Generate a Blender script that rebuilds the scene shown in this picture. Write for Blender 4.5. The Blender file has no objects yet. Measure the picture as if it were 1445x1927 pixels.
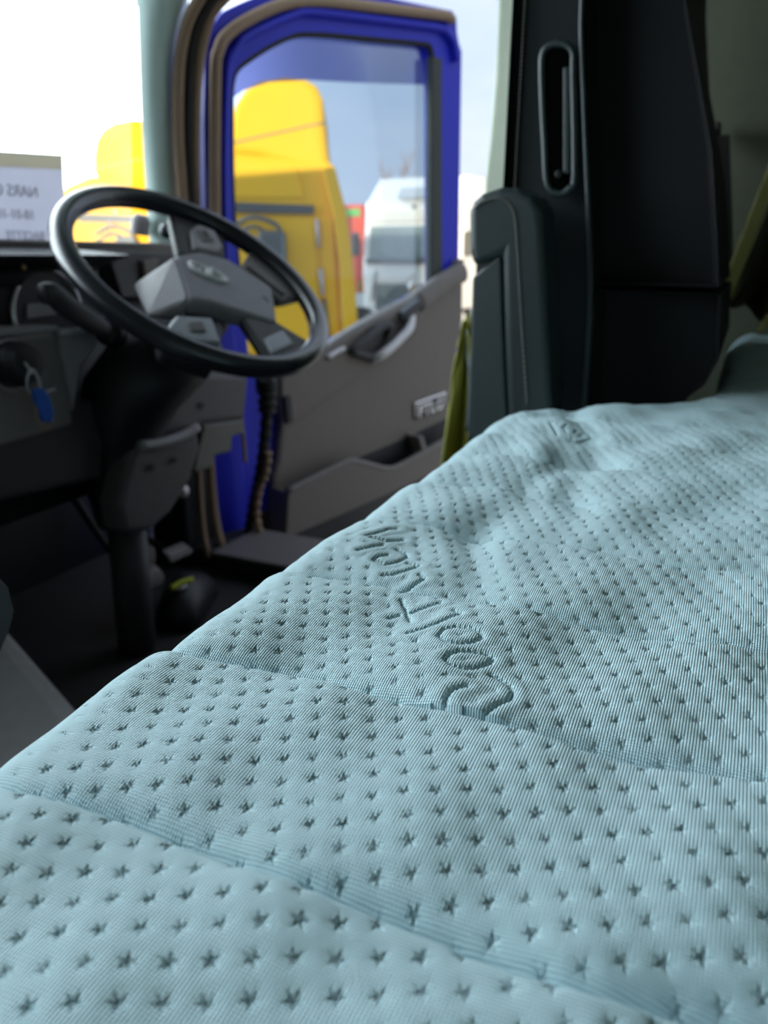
import bpy, bmesh, math, random
import numpy as np
from mathutils import Vector, Matrix

random.seed(7); rng = np.random.default_rng(5)
S = bpy.context.scene
COL = S.collection

# ------------------------------------------------------------------ camera
# World: X = across the cab towards the open door, Y = towards the windscreen, Z up, cab floor at z = 0
CAM_Z = 0.70
PITCH, HEAD = math.radians(18.4765), math.radians(24.4448)
cd = bpy.data.cameras.new('camera'); cam = bpy.data.objects.new('camera', cd); COL.objects.link(cam)
cam.location = (0, 0, CAM_Z)
cam.rotation_euler = (math.pi/2 - PITCH, 0, -(math.pi/2 - HEAD))
cd.sensor_fit = 'VERTICAL'; cd.sensor_height = 36; cd.sensor_width = 27
cd.lens = 1447/1927*36; cd.clip_start = 0.01; cd.clip_end = 400
cd.dof.use_dof = True; cd.dof.focus_distance = 0.30; cd.dof.aperture_fstop = 10.5
S.camera = cam

# ------------------------------------------------------------------ sky, sun, exposure
S.view_settings.view_transform = 'Standard'; S.view_settings.look = 'None'
S.view_settings.gamma = 1; S.view_settings.use_curve_mapping = False
S.view_settings.exposure = 0.0
W = bpy.data.worlds.new('sky'); S.world = W; W.use_nodes = True
nt = W.node_tree; nt.nodes.clear()
def N(nt, t, **k):
    n = nt.nodes.new(t)
    for a, b in k.items(): setattr(n, a, b)
    return n
out = N(nt, 'ShaderNodeOutputWorld'); bg = N(nt, 'ShaderNodeBackground')
tc = N(nt, 'ShaderNodeTexCoord')
dt = N(nt, 'ShaderNodeVectorMath', operation='DOT_PRODUCT'); dt.inputs[1].default_value = (0.0, 1.0, 0.0)
nt.links.new(tc.outputs['Generated'], dt.inputs[0])
mr = N(nt, 'ShaderNodeMapRange'); mr.interpolation_type = 'SMOOTHSTEP'
mr.inputs['From Min'].default_value = 0.46; mr.inputs['From Max'].default_value = 0.80
nt.links.new(dt.outputs['Value'], mr.inputs['Value'])
cl = N(nt, 'ShaderNodeTexNoise'); cl.inputs['Scale'].default_value = 2.6; cl.inputs['Detail'].default_value = 5
mp = N(nt, 'ShaderNodeMapping'); mp.inputs['Scale'].default_value = (1, 1, 3)
nt.links.new(tc.outputs['Generated'], mp.inputs['Vector']); nt.links.new(mp.outputs[0], cl.inputs['Vector'])
cr = N(nt, 'ShaderNodeMapRange'); cr.inputs['From Min'].default_value = 0.35; cr.inputs['From Max'].default_value = 0.7
nt.links.new(cl.outputs['Fac'], cr.inputs['Value'])
m0 = N(nt, 'ShaderNodeMix', data_type='RGBA')
m0.inputs[6].default_value = (0.60, 0.74, 0.94, 1); m0.inputs[7].default_value = (0.86, 0.92, 1.02, 1)
nt.links.new(cr.outputs[0], m0.inputs[0])
m1 = N(nt, 'ShaderNodeMix', data_type='RGBA')
m1.inputs[7].default_value = (7.6, 8.6, 9.1, 1)
nt.links.new(mr.outputs[0], m1.inputs[0]); nt.links.new(m0.outputs[2], m1.inputs[6])
nt.links.new(m1.outputs[2], bg.inputs['Color']); bg.inputs['Strength'].default_value = 1.15
nt.links.new(bg.outputs[0], out.inputs[0])

sd = bpy.data.lights.new('sun', 'SUN'); sun = bpy.data.objects.new('sun', sd); COL.objects.link(sun)
sd.energy = 6.5; sd.color = (1.0, 0.84, 0.58); sd.angle = math.radians(0.6)
SUN_TRAVEL = Vector((1.0, 0.475, -0.040)).normalized()      # direction the light travels
sun.rotation_euler = SUN_TRAVEL.to_track_quat('-Z', 'Y').to_euler()
sun.location = (-5, -5, 6)

# ------------------------------------------------------------------ helpers
_f = 1447.0; _c, _s = math.cos(PITCH), math.sin(PITCH); _sa, _ca = math.sin(HEAD), math.cos(HEAD)
def _ray(px, py):
    u, v = px-722.5, py-963.5
    x, y, z = u, _f*_c - v*_s, -(v*_c + _f*_s)
    return Vector((x*_sa + y*_ca, -x*_ca + y*_sa, z))
O0 = Vector((0, 0, CAM_Z))
def aL(px, py, L): d = _ray(px, py); return O0 + d*(L/d.x)      # measured point on the plane x = L
def aF(px, py, F): d = _ray(px, py); return O0 + d*(F/d.y)      # measured point on the plane y = F
def aZ(px, py, z): d = _ray(px, py); return O0 + d*((z-CAM_Z)/d.z)

MATS = {}
def mat(name, col, rough=0.6, metal=0.0, var=0.12, scale=40, bump=0.0, bscale=300, spec=0.5, coat=0.0, sheen=0.0, emit=None, trans=0.0):
    if name in MATS: return MATS[name]
    m = bpy.data.materials.new(name); m.use_nodes = True; t = m.node_tree
    p = t.nodes['Principled BSDF']
    p.inputs['Roughness'].default_value = rough; p.inputs['Metallic'].default_value = metal
    p.inputs['Specular IOR Level'].default_value = spec; p.inputs['Coat Weight'].default_value = coat
    p.inputs['Sheen Weight'].default_value = sheen
    co = N(t, 'ShaderNodeTexCoord'); nz = N(t, 'ShaderNodeTexNoise')
    nz.inputs['Scale'].default_value = scale; nz.inputs['Detail'].default_value = 4
    t.links.new(co.outputs['Object'], nz.inputs['Vector'])
    mx = N(t, 'ShaderNodeMix', data_type='RGBA')
    mx.inputs[6].default_value = (*[c*(1-var) for c in col], 1); mx.inputs[7].default_value = (*[min(1, c*(1+var)) for c in col], 1)
    t.links.new(nz.outputs['Fac'], mx.inputs[0]); t.links.new(mx.outputs[2], p.inputs['Base Color'])
    if bump > 0:
        n2 = N(t, 'ShaderNodeTexNoise'); n2.inputs['Scale'].default_value = bscale; n2.inputs['Detail'].default_value = 2
        t.links.new(co.outputs['Object'], n2.inputs['Vector'])
        b = N(t, 'ShaderNodeBump'); b.inputs['Strength'].default_value = bump; b.inputs['Distance'].default_value = 0.001
        t.links.new(n2.outputs['Fac'], b.inputs['Height']); t.links.new(b.outputs[0], p.inputs['Normal'])
    if emit:
        p.inputs['Emission Color'].default_value = (*emit[:3], 1); p.inputs['Emission Strength'].default_value = emit[3]
    if trans > 0:
        tr = N(t, 'ShaderNodeBsdfTranslucent'); t.links.new(mx.outputs[2], tr.inputs['Color'])
        ms = N(t, 'ShaderNodeMixShader'); ms.inputs[0].default_value = trans
        o = t.nodes['Material Output']
        t.links.new(p.outputs[0], ms.inputs[1]); t.links.new(tr.outputs[0], ms.inputs[2]); t.links.new(ms.outputs[0], o.inputs[0])
    MATS[name] = m; return m
def glass(name, tint, refl=1.0, rough=0.0, haze=0.0, hazecol=(1, 1, 1)):
    m = bpy.data.materials.new(name); m.use_nodes = True; t = m.node_tree; t.nodes.clear()
    o = N(t, 'ShaderNodeOutputMaterial'); tr = N(t, 'ShaderNodeBsdfTransparent'); tr.inputs[0].default_value = (*tint, 1)
    gl = N(t, 'ShaderNodeBsdfGlossy'); gl.inputs['Roughness'].default_value = rough
    lw = N(t, 'ShaderNodeFresnel'); lw.inputs[0].default_value = 1.45
    mu = N(t, 'ShaderNodeMath', operation='MULTIPLY'); mu.inputs[1].default_value = refl
    ms = N(t, 'ShaderNodeMixShader')
    t.links.new(lw.outputs[0], mu.inputs[0]); t.links.new(mu.outputs[0], ms.inputs[0]); t.links.new(tr.outputs[0], ms.inputs[1]); t.links.new(gl.outputs[0], ms.inputs[2])
    if haze > 0:      # milky veil mixed into the pane to imitate glare
        tl = N(t, 'ShaderNodeBsdfTranslucent'); tl.inputs[0].default_value = (*hazecol, 1)
        nz = N(t, 'ShaderNodeTexNoise'); nz.inputs['Scale'].default_value = 6; nz.inputs['Detail'].default_value = 5
        mm = N(t, 'ShaderNodeMath', operation='MULTIPLY'); mm.inputs[1].default_value = haze*2
        t.links.new(nz.outputs['Fac'], mm.inputs[0])
        m2 = N(t, 'ShaderNodeMixShader'); t.links.new(mm.outputs[0], m2.inputs[0])
        t.links.new(ms.outputs[0], m2.inputs[1]); t.links.new(tl.outputs[0], m2.inputs[2]); t.links.new(m2.outputs[0], o.inputs[0])
    else:
        t.links.new(ms.outputs[0], o.inputs[0])
    return m

def tag(o, label=None, cat=None, group=None, kind=None):
    if label: o['label'] = label
    if cat: o['category'] = cat
    if group: o['group'] = group
    if kind: o['kind'] = kind
    return o
def empty(name, loc, label=None, cat=None, group=None, kind=None, rot=(0, 0, 0)):
    o = bpy.data.objects.new(name, None); COL.objects.link(o); o.location = loc; o.rotation_euler = rot
    o.empty_display_size = 0.05
    return tag(o, label, cat, group, kind)
def obj(name, me, m, parent=None, smooth=False, bevel=0.0, seg=3, loc=None, solid=0.0):
    if isinstance(me, bmesh.types.BMesh):
        bmesh.ops.recalc_face_normals(me, faces=me.faces)
        d = bpy.data.meshes.new(name); me.to_mesh(d); me.free(); me = d
    o = bpy.data.objects.new(name, me); COL.objects.link(o)
    if m is not None: me.materials.clear(); me.materials.append(m)
    if smooth: me.polygons.foreach_set('use_smooth', [True]*len(me.polygons))
    if solid: 
        md = o.modifiers.new('solid', 'SOLIDIFY'); md.thickness = solid; md.offset = 0
    if bevel:
        md = o.modifiers.new('bevel', 'BEVEL'); md.width = bevel; md.segments = seg; md.limit_method = 'ANGLE'; md.angle_limit = math.radians(35)
        md.harden_normals = False
    if parent is not None:
        o.parent = parent
        if parent.parent is None and loc is None and parent.type == 'EMPTY' and not parent.get('local'):
            # points were given in world space: shift into the parent's frame
            o.matrix_parent_inverse = Matrix.LocRotScale(parent.location, parent.rotation_euler, None).inverted()
        elif parent.type == 'MESH' and parent.parent is not None and not parent.parent.get('local'):
            pass
    return o
def child(name, me, m, par, **k):         # sub-part that shares its part's frame
    o = obj(name, me, m, None, **k); o.parent = par; return o
def prism(pts, vec):
    bm = bmesh.new(); v = Vector(vec)
    a = [bm.verts.new(Vector(p)) for p in pts]; b = [bm.verts.new(Vector(p)+v) for p in pts]
    bm.faces.new(a); bm.faces.new(b[::-1]); n = len(a)
    for i in range(n): bm.faces.new([a[i], b[i], b[(i+1) % n], a[(i+1) % n]])
    return bm
def box(c, size, rot=None):
    bm = bmesh.new(); bmesh.ops.create_cube(bm, size=1)
    M = Matrix.LocRotScale(Vector(c), rot, Vector(size)) if rot is not None else Matrix.LocRotScale(Vector(c), None, Vector(size))
    bm.transform(M); return bm
def box2(a, b):
    a, b = Vector(a), Vector(b); return box((a+b)/2, [abs(q) for q in (b-a)])
def smooth_path(pts, n=6, closed=False):
    P = [Vector(p) for p in pts]; R = []; k = len(P)
    rngi = range(k) if closed else range(k-1)
    for i in rngi:
        g = lambda j: P[j % k] if closed else P[max(0, min(k-1, j))]
        p0, p1, p2, p3 = g(i-1), g(i), g(i+1), g(i+2)
        for j in range(n):
            t = j/n
            R.append(0.5*((2*p1)+(p2-p0)*t+(2*p0-5*p1+4*p2-p3)*t*t+(3*p1-p0-3*p2+p3)*t**3))
    if not closed: R.append(P[-1])
    return R
def tube(pts, r, n=10, closed=False, squash=None):
    bm = bmesh.new(); P = [Vector(p) for p in pts]; k = len(P); rings = []
    up = Vector((0, 0, 1)); prev = None
    for i, p in enumerate(P):
        if closed: t = P[(i+1) % k]-P[i-1]
        else: t = P[min(i+1, k-1)]-P[max(i-1, 0)]
        t.normalize()
        if prev is None:
            a = t.cross(up)
            if a.length < 1e-3: a = t.cross(Vector((1, 0, 0)))
        else: a = prev - t*prev.dot(t)
        a.normalize(); prev = a; b = t.cross(a)
        rr = r(i/(k-1)) if callable(r) else r
        sq = squash or (1, 1)
        rings.append([bm.verts.new(p + (a*math.cos(q)*sq[0] + b*math.sin(q)*sq[1])*rr) for q in [2*math.pi*j/n for j in range(n)]])
    m = k if closed else k-1
    for i in range(m):
        A, B = rings[i], rings[(i+1) % k]
        for j in range(n): bm.faces.new([A[j], A[(j+1) % n], B[(j+1) % n], B[j]])
    if not closed: bm.faces.new(rings[0][::-1]); bm.faces.new(rings[-1])
    return bm
def lathe(prof, M=None, n=24):
    bm = bmesh.new(); rings = []
    for r, z in prof: rings.append([bm.verts.new((max(r, 1e-4)*math.cos(2*math.pi*j/n), max(r, 1e-4)*math.sin(2*math.pi*j/n), z)) for j in range(n)])
    for A, B in zip(rings, rings[1:]):
        for j in range(n): bm.faces.new([A[j], A[(j+1) % n], B[(j+1) % n], B[j]])
    bm.faces.new(rings[0][::-1]); bm.faces.new(rings[-1])
    if M is not None: bm.transform(M)
    return bm
def axisM(p, d): return Matrix.Translation(Vector(p)) @ Vector(d).to_track_quat('Z', 'Y').to_matrix().to_4x4()
def loft(rings, cap=True, closed_ring=True):
    bm = bmesh.new(); R = [[bm.verts.new(Vector(p)) for p in r] for r in rings]; n = len(R[0])
    for A, B in zip(R, R[1:]):
        for j in range(n if closed_ring else n-1): bm.faces.new([A[j], A[(j+1) % n], B[(j+1) % n], B[j]])
    if cap and closed_ring: bm.faces.new(R[0][::-1]); bm.faces.new(R[-1])
    return bm
def sheet(fn, nu, nv):
    bm = bmesh.new(); V = [[bm.verts.new(fn(i/nu, j/nv)) for j in range(nv+1)] for i in range(nu+1)]
    for i in range(nu):
        for j in range(nv): bm.faces.new([V[i][j], V[i+1][j], V[i+1][j+1], V[i][j+1]])
    return bm
def text_mesh(s, size, depth, M, mirror=False, bevel=0.0):
    cu = bpy.data.curves.new('lettering', 'FONT'); cu.body = s; cu.size = size; cu.extrude = depth; cu.bevel_depth = bevel
    cu.resolution_u = 3; cu.align_x = 'CENTER'; cu.align_y = 'CENTER'
    o = bpy.data.objects.new('lettering', cu); COL.objects.link(o)
    dg = bpy.context.evaluated_depsgraph_get(); me = bpy.data.meshes.new_from_object(o.evaluated_get(dg))
    bpy.data.objects.remove(o); bpy.data.curves.remove(cu)
    if mirror: me.transform(Matrix.Scale(-1, 4, (1, 0, 0)))
    me.transform(M); return me

# ------------------------------------------------------------------ materials
M_dark = mat('dark_plastic', (0.045, 0.041, 0.045), 0.55, bump=0.15, bscale=900)
M_black = mat('black_plastic', (0.010, 0.010, 0.013), 0.5, bump=0.1, bscale=900)
M_grey = mat('grey_plastic', (0.19, 0.168, 0.168), 0.6, bump=0.15, bscale=900)
M_lgrey = mat('light_grey_plastic', (0.34, 0.315, 0.33), 0.5, bump=0.1, bscale=900)
M_panel = mat('door_panel_plastic', (0.175, 0.145, 0.130), 0.65, bump=0.2, bscale=900, var=0.06)
M_panel2 = mat('door_trim_plastic', (0.20, 0.175, 0.165), 0.75, bump=0.1, bscale=900)
M_rubber = mat('brown_rubber', (0.28, 0.185, 0.12), 0.7)
M_rubberk = mat('black_rubber', (0.016, 0.014, 0.014), 0.75)
M_blue = mat('blue_paint', (0.012, 0.018, 0.50), 0.45, spec=0.3, coat=0.08, var=0.05)
M_cream = mat('pale_headliner', (0.68, 0.85, 0.81), 0.8, bump=0.1, var=0.04)
M_creamB = mat('pillar_trim_cloth', (0.76, 0.82, 0.66), 0.8, bump=0.1, var=0.05)
M_wall = mat('sleeper_wall_cloth', (0.15, 0.16, 0.115), 0.95, bump=0.3, bscale=500)
M_floor = mat('floor_rubber', (0.035, 0.032, 0.032), 0.8, bump=0.4, bscale=200)
M_leather = mat('seat_leather', (0.008, 0.012, 0.014), 0.5, spec=0.25, bump=0.25, bscale=700, var=0.1)
M_leather2 = mat('armrest_leather', (0.018, 0.028, 0.031), 0.40, bump=0.3, bscale=600, var=0.1)
M_shell = mat('seat_back_plastic', (0.005, 0.006, 0.007), 0.65, spec=0.25, bump=0.1, bscale=800)
M_thread = mat('grey_thread', (0.17, 0.16, 0.145), 0.8)
M_chrome = mat('satin_chrome', (0.72, 0.70, 0.72), 0.3, metal=0.9, var=0.05)
M_silver = mat('silver_plastic', (0.55, 0.53, 0.55), 0.35, metal=0.4, var=0.05)
M_rim = mat('wheel_rim_leather', (0.022, 0.024, 0.032), 0.24, coat=0.3, bump=0.15, bscale=900)
M_pad = mat('wheel_pad_plastic', (0.30, 0.28, 0.31), 0.5, bump=0.15, bscale=1000)
M_white = mat('white_print', (0.93, 0.93, 0.95), 0.45)
M_hivis = mat('hi_vis_cloth', (0.52, 0.50, 0.08), 0.7, bump=0.3, bscale=300)
M_reflect = mat('reflective_tape', (0.55, 0.60, 0.60), 0.4, metal=0.3)
M_olive = mat('olive_curtain_cloth', (0.030, 0.028, 0.012), 0.9, bump=0.3)
M_band = mat('yellow_curtain_hem', (0.72, 0.66, 0.28), 0.85, bump=0.3)
M_bluefob = mat('blue_tag_plastic', (0.010, 0.10, 0.52), 0.4)
M_paper = mat('paper_sheet', (0.70, 0.69, 0.76), 0.8, var=0.05, scale=4, trans=0.5)
M_paperb = mat('paper_beige_strip', (0.62, 0.58, 0.50), 0.8, var=0.04, trans=0.5)
M_ink = mat('faint_ink', (0.34, 0.32, 0.37), 0.8)
M_yellow = mat('yellow_truck_paint', (0.95, 0.52, 0.012), 0.6, spec=0.2, var=0.03, scale=2)
M_ydark = mat('dark_grey_trim', (0.09, 0.09, 0.085), 0.5)
M_wtruck = mat('white_truck_paint', (0.82, 0.80, 0.77), 0.4, coat=0.3, var=0.04, scale=2)
M_glassd = mat('truck_windscreen_glass', (0.22, 0.27, 0.28), 0.12, var=0.3, scale=1.2)
M_red = mat('red_body_paint', (0.62, 0.09, 0.05), 0.45, var=0.1, scale=2)
M_green = mat('green_stripe_paint', (0.12, 0.42, 0.10), 0.5)
M_orange = mat('orange_lamp_plastic', (0.90, 0.38, 0.05), 0.4)
M_bark = mat('bare_bark', (0.30, 0.22, 0.20), 0.9)
M_gravel = mat('yard_gravel', (0.24, 0.23, 0.20), 0.95, var=0.4, scale=3)
M_tunnel = mat('tunnel_carpet', (0.52, 0.47, 0.47), 0.9, bump=0.3, bscale=400)

# ================================================================== THE SETTING
def struct_box(name, a, b, m, parent=None, bevel=0.0):
    o = obj(name, box2(a, b), m, parent, bevel=bevel)
    if parent is None: o['kind'] = 'structure'
    return o
XL, XR, YR, YF, ZT = -0.65, 1.50, -0.62, 1.42, 1.78
g = obj('ground', sheet(lambda u, v: Vector((-20+u*160, -70+v*160, -1.4)), 8, 8), M_gravel); tag(g, 'gravel truck yard outside the cab', None, kind='structure')
fl = struct_box('floor', (XL, YR, -0.05), (XR+0.03, YF, 0.0), M_floor); fl['label'] = 'dark rubber floor of the truck cab'
ce = empty('ceiling', (0, 0, ZT), 'grey headliner of the cab roof', kind='structure')
obj('headliner_panel', box2((XL, YR, ZT), (XR+.05, YF-.1, ZT+.05)), mat('grey_headliner', (.32, .35, .34), .85, bump=.1), ce)
wl = struct_box('wall_left', (XL-.05, YR, -.3), (XL, YF, ZT), M_wall); wl['label'] = 'passenger side wall of the cab behind the camera'
wr = struct_box('wall_rear', (XL, YR-.05, -.3), (XR, YR, ZT), M_wall); wr['label'] = 'rear wall of the sleeper cab'
wf = empty('wall_front', (0.4, YF, 0), 'front bulkhead and windscreen header of the cab', kind='structure')
obj('bulkhead', box2((XL, YF-.06, -.3), (XR, YF, 0.66)), M_black, wf)
obj('windscreen_header', box2((XL, YF-.22, 1.60), (XR, YF-.10, ZT)), M_cream, wf)

M_ydark_seal = mat('grey_green_rubber', (.045, .05, .045), .7)
# right-hand side wall with the door opening
ws = empty('wall_right', (XR, 0.4, 0), 'driver side wall of the cab with the open door aperture', kind='structure')
obj('sleeper_panel', box2((XR, YR, -.05), (XR+.05, 0.40, ZT)), M_wall, ws)
obj('roof_rail', box2((1.44, 0.40, 1.34), (XR+.05, 1.20, ZT)), M_cream, ws)
obj('door_sill', box2((1.36, 0.40, -.06), (XR+.03, 1.12, 0.045)), M_dark, ws, bevel=.012)
obj('step_plate', box2((1.33, 0.44, 0.045), (XR+.01, 1.04, 0.055)), M_grey, ws, bevel=.004)
obj('entry_step', box2((XR, 0.42, -.16), (1.98, 1.06, -.09)), M_dark, ws, bevel=.02)
obj('step_side', box2((XR-.02, 0.42, -.9), (1.90, 1.06, -.16)), M_dark, ws, bevel=.02)
obj('kick_panel', box2((1.34, 1.115, -.05), (1.475, 1.22, .60)), M_black, ws, bevel=.01)
jamb = obj('hinge_post', prism([(1.445, 1.115, -.05), (1.535, 1.075, -.05), (1.54, 1.20, -.05), (1.445, 1.24, -.05)], (0, 0, 0.68)), M_blue, ws, bevel=.012)
# A-pillar: pale trim between the windscreen and the door opening
pl_ = [aL(252, -60, 1.40), aL(258, 0, 1.40), aL(265, 200, 1.41), aL(272, 330, 1.42), aL(282, 470, 1.42)]
pr_ = [aL(375, -60, 1.45), aL(345, 0, 1.45), aL(324, 120, 1.455), aL(330, 330, 1.46), aL(342, 470, 1.46)]
def lerp(a, b, t): return a+(b-a)*t
pl_ = smooth_path([pl_[0]+Vector((-.05, -.10, .45))]+pl_, 5); pr_ = smooth_path([pr_[0]+Vector((-.02, -.35, .30))]+pr_, 5)
rings = []
for a, b in zip(pl_, pr_):
    mid = (a+b)/2 + Vector((-0.012, -0.012, 0))
    rings.append([a, mid, b, b+Vector((.05, .03, 0)), a+Vector((.06, .05, 0))])
ap = obj('trim_1', loft(rings), M_cream, smooth=True); tag(ap, 'pale windscreen pillar trim beside the door opening', None, kind='structure')
# door seals round the opening (brown outer, black inner, brown jamb strip)
def seal(name, px, L, r, m, tail):
    P = [aL(x, y, L) for x, y in px]
    if name == 'door_seal': P = [Vector((L, .47, 1.345)), Vector((L, .70, 1.345)), Vector((L, P[0].y-.12, 1.335))] + P
    P = smooth_path(P + [Vector(q) for q in tail], 6)
    o = obj(name, tube(P, r, 10, squash=(1, 1)), m, ws, smooth=True); return o
seal('door_seal', [(470, -130), (400, -40), (362, 20), (345, 70), (336, 140), (335, 250), (342, 360), (350, 470), (362, 640)], 1.455, .0125, M_rubber, [])
seal('door_seal', [(500, -120), (440, -50), (395, 0), (368, 55), (357, 120), (353, 250), (357, 360), (364, 470), (372, 640)], 1.475, .011, M_rubberk, [])
seal('door_seal', [(520, -90), (440, -20), (400, 25), (382, 80), (372, 150), (368, 250), (368, 360), (372, 470), (380, 640)], 1.49, .011, M_rubber, [])
seal('sill_seal', [(372, 855), (376, 930), (382, 1000), (392, 1050)], 1.36, .0085, M_rubber, [])
seal('sill_seal', [(393, 830), (397, 900), (404, 970), (415, 1020), (433, 1056), (470, 1075)], 1.40, .011, M_rubber, [(1.40, .6, -.0)])
seal('sill_seal', [(452, 770), (458, 830), (461, 870)], 1.42, .005, M_rubber, [])
bp = obj('trim_2', prism([aL(936, -40, 1.42), aL(936, 0, 1.42), aL(930, 150, 1.42), aL(921, 250, 1.42), aL(911, 345, 1.42), aL(900, 480, 1.42), aL(1080, 480, 1.42), aL(1080, -40, 1.42)], (.07, .0, 0)), M_creamB, bevel=.006)
tag(bp, 'pale rear door pillar trim beside the black seat', None, kind='structure')
obj('pillar_upper', box2((1.42, .30, 1.12), (1.49, .45, 1.40)), M_creamB, ws); obj('pillar_lower', box2((1.42, .30, 0), (1.49, .46, .72)), M_dark, ws)

# windscreen
G_ws = glass('windscreen_glass', (0.93, 0.97, 0.97), 0.6, haze=0.08, hazecol=(.9, .95, 1))
def wsfn(u, v):
    x = -0.62+2.03*u; b = 1.25+.13*(1-((x-.4)/1.02)**2)
    return Vector((x, b-.10*v, .705+.905*v))
w1 = empty('window_1', (0.4, 1.35, .70), 'wide clear windscreen with water drops behind the steering wheel', kind='structure')
obj('windscreen_pane', sheet(wsfn, 24, 10), G_ws, w1, smooth=True)
M_drop = mat('water_drops', (0.95, 0.97, 0.97), 0.1, var=0)
for x, y, r in [(216, 398, .0035), (205, 418, .003), (209, 426, .0032), (197, 434, .0022), (186, 437, .0028), (253, 428, .0034), (249, 424, .002), (216, 404, .0028)]:
    d = _ray(x, y); P = O0+d*(1.27/d.y)
    bm = bmesh.new(); bmesh.ops.create_icosphere(bm, subdivisions=2, radius=r, matrix=Matrix.Translation(P) @ Matrix.Diagonal((1, .4, 1.3, 1)))
    obj('water_drop', bm, M_drop, w1, smooth=True)
wp = obj('wiper_pivot', lathe([(.02, 0), (.02, .03), (.012, .04)], axisM(aF(262, 440, 1.22), (0, -.3, 1))), M_lgrey, w1)

# ================================================================== OPEN DOOR
H0 = (1.5, 1.09944); DA = math.radians(-22)
dr = empty('door_1', (H0[0], H0[1], 0), 'open blue truck door with brown inner panel and clear window', None, kind='structure', rot=(0, 0, DA)); dr['local'] = 1
def D(s, z, n=0.0): return Vector((s, n, z))
def dprism(name, pts, n0, n1, m, bevel=.004, par=None, **k):
    o = obj(name, prism([D(s, z, n0) for s, z in pts], (0, n1-n0, 0)), m, None, bevel=bevel, **k); o.parent = par or dr; return o
def dtube(name, pts, r, m, par=None, n=10, closed=False, sm=5, squash=None):
    o = obj(name, tube(smooth_path(pts, sm, closed), r, n, closed, squash), m, None, smooth=True); o.parent = par or dr; return o
outer = [(0.02, .0), (-0.005, .40), (-.005, .80), (.004, .966), (.016, 1.085), (.031, 1.146), (.063, 1.186), (.120, 1.216), (.22, 1.262), (.30, 1.283), (.50, 1.302), (.806, 1.321), (.812, 1.262), (.832, 1.232), (.840, .914), (.852, .45), (.83, .0)]
glassl = [(.09, .38), (.066, .80), (.077, 1.009), (.084, 1.061), (.10, 1.089), (.142, 1.118), (.203, 1.153), (.266, 1.18), (.345, 1.193), (.50, 1.209), (.689, 1.228), (.712, 1.219), (.724, 1.19), (.73, 1.147), (.747, .615), (.425, .505)]
# frame as a ring between the door outline and the window outline: outline points matched by angle
def ring_between(A, B, n0, n1):
    ctr = Vector((.42, .85)); bm = bmesh.new()
    def samp(P, ang):
        d = Vector((math.cos(ang), math.sin(ang))); best = None
        for i in range(len(P)):
            p, q = Vector(P[i]), Vector(P[(i+1) % len(P)]); e = q-p
            det = d.x*(-e.y)-d.y*(-e.x)
            if abs(det) < 1e-9: continue
            w = p-ctr; t = (w.x*(-e.y)-w.y*(-e.x))/det; u = (d.x*w.y-d.y*w.x)/det
            if t > 0 and -1e-6 <= u <= 1+1e-6 and (best is None or t < best): best = t
        return ctr+d*best
    K = 160; R = []
    for k in range(K):
        an = 2*math.pi*k/K; a, b = samp(A, an), samp(B, an)
        R.append([bm.verts.new(D(a.x, a.y, n0)), bm.verts.new(D(b.x, b.y, n0)), bm.verts.new(D(b.x, b.y, n1)), bm.verts.new(D(a.x, a.y, n1))])
    for k in range(K):
        X, Y = R[k], R[(k+1) % K]
        for j in range(4): bm.faces.new([X[j], X[(j+1) % 4], Y[(j+1) % 4], Y[j]])
    return bm
o = obj('door_frame', ring_between(outer, glassl, 0.012, 0.060), M_blue, None, bevel=.004); o.parent = dr
ridge = [(.027, .66), (.036, .85), (.05, 1.0), (.063, 1.084), (.085, 1.118), (.121, 1.151), (.243, 1.211), (.307, 1.228), (.50, 1.247), (.715, 1.266), (.755, 1.262), (.785, 1.240), (.800, 1.20)]
dtube('frame_ridge', [D(s, z, .010) for s, z in ridge], .019, M_blue, squash=(1, .55))
dtube('frame_seal', [D(s, z, -.002) for s, z in [(.0, .62), (.008, .80), (.03, 1.06), (.042, 1.11), (.062, 1.14), (.117, 1.178), (.207, 1.222), (.307, 1.249), (.50, 1.271), (.687, 1.291), (.75, 1.297), (.775, 1.292)]], .0125, M_rubber)
gs = glassl[1:15]
dtube('window_seal', [D(s, z, .020) for s, z in [(.075, .62)]+gs], .0085, M_rubberk)
dprism('rear_window_seal', [(.704, 1.20), (.745, 1.20), (.768, .60), (.716, .60)], .004, .030, M_ydark_seal, bevel=.006)
G_dw = glass('door_window_glass', (0.74, 0.80, 0.85), 0.4)
dprism('window_pane', [(s*1.0, z) for s, z in glassl], .034, .038, G_dw, bevel=0)
G_df = glass('tinted_acrylic', (0.46, 0.46, 0.68), 0.35)
defl_in = [(.086, .70), (.088, .912), (.092, .985), (.107, 1.028), (.156, 1.06), (.231, 1.087), (.342, 1.106), (.50, 1.121), (.79, 1.153)]
defl_out = [(.055, .70), (.05, .912), (.055, 1.0), (.07, 1.09), (.12, 1.135), (.22, 1.19), (.33, 1.215), (.50, 1.23), (.79, 1.255)]
bm = bmesh.new(); A = [bm.verts.new(D(s, z, .085)) for s, z in defl_in]; B = [bm.verts.new(D(s, z, .062)) for s, z in defl_out]
for i in range(len(A)-1): bm.faces.new([A[i], A[i+1], B[i+1], B[i]])
o = obj('wind_deflector', bm, G_df, None, solid=.003); o.parent = dr; o['label'] = 'tinted wind deflector along the window top'
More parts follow.
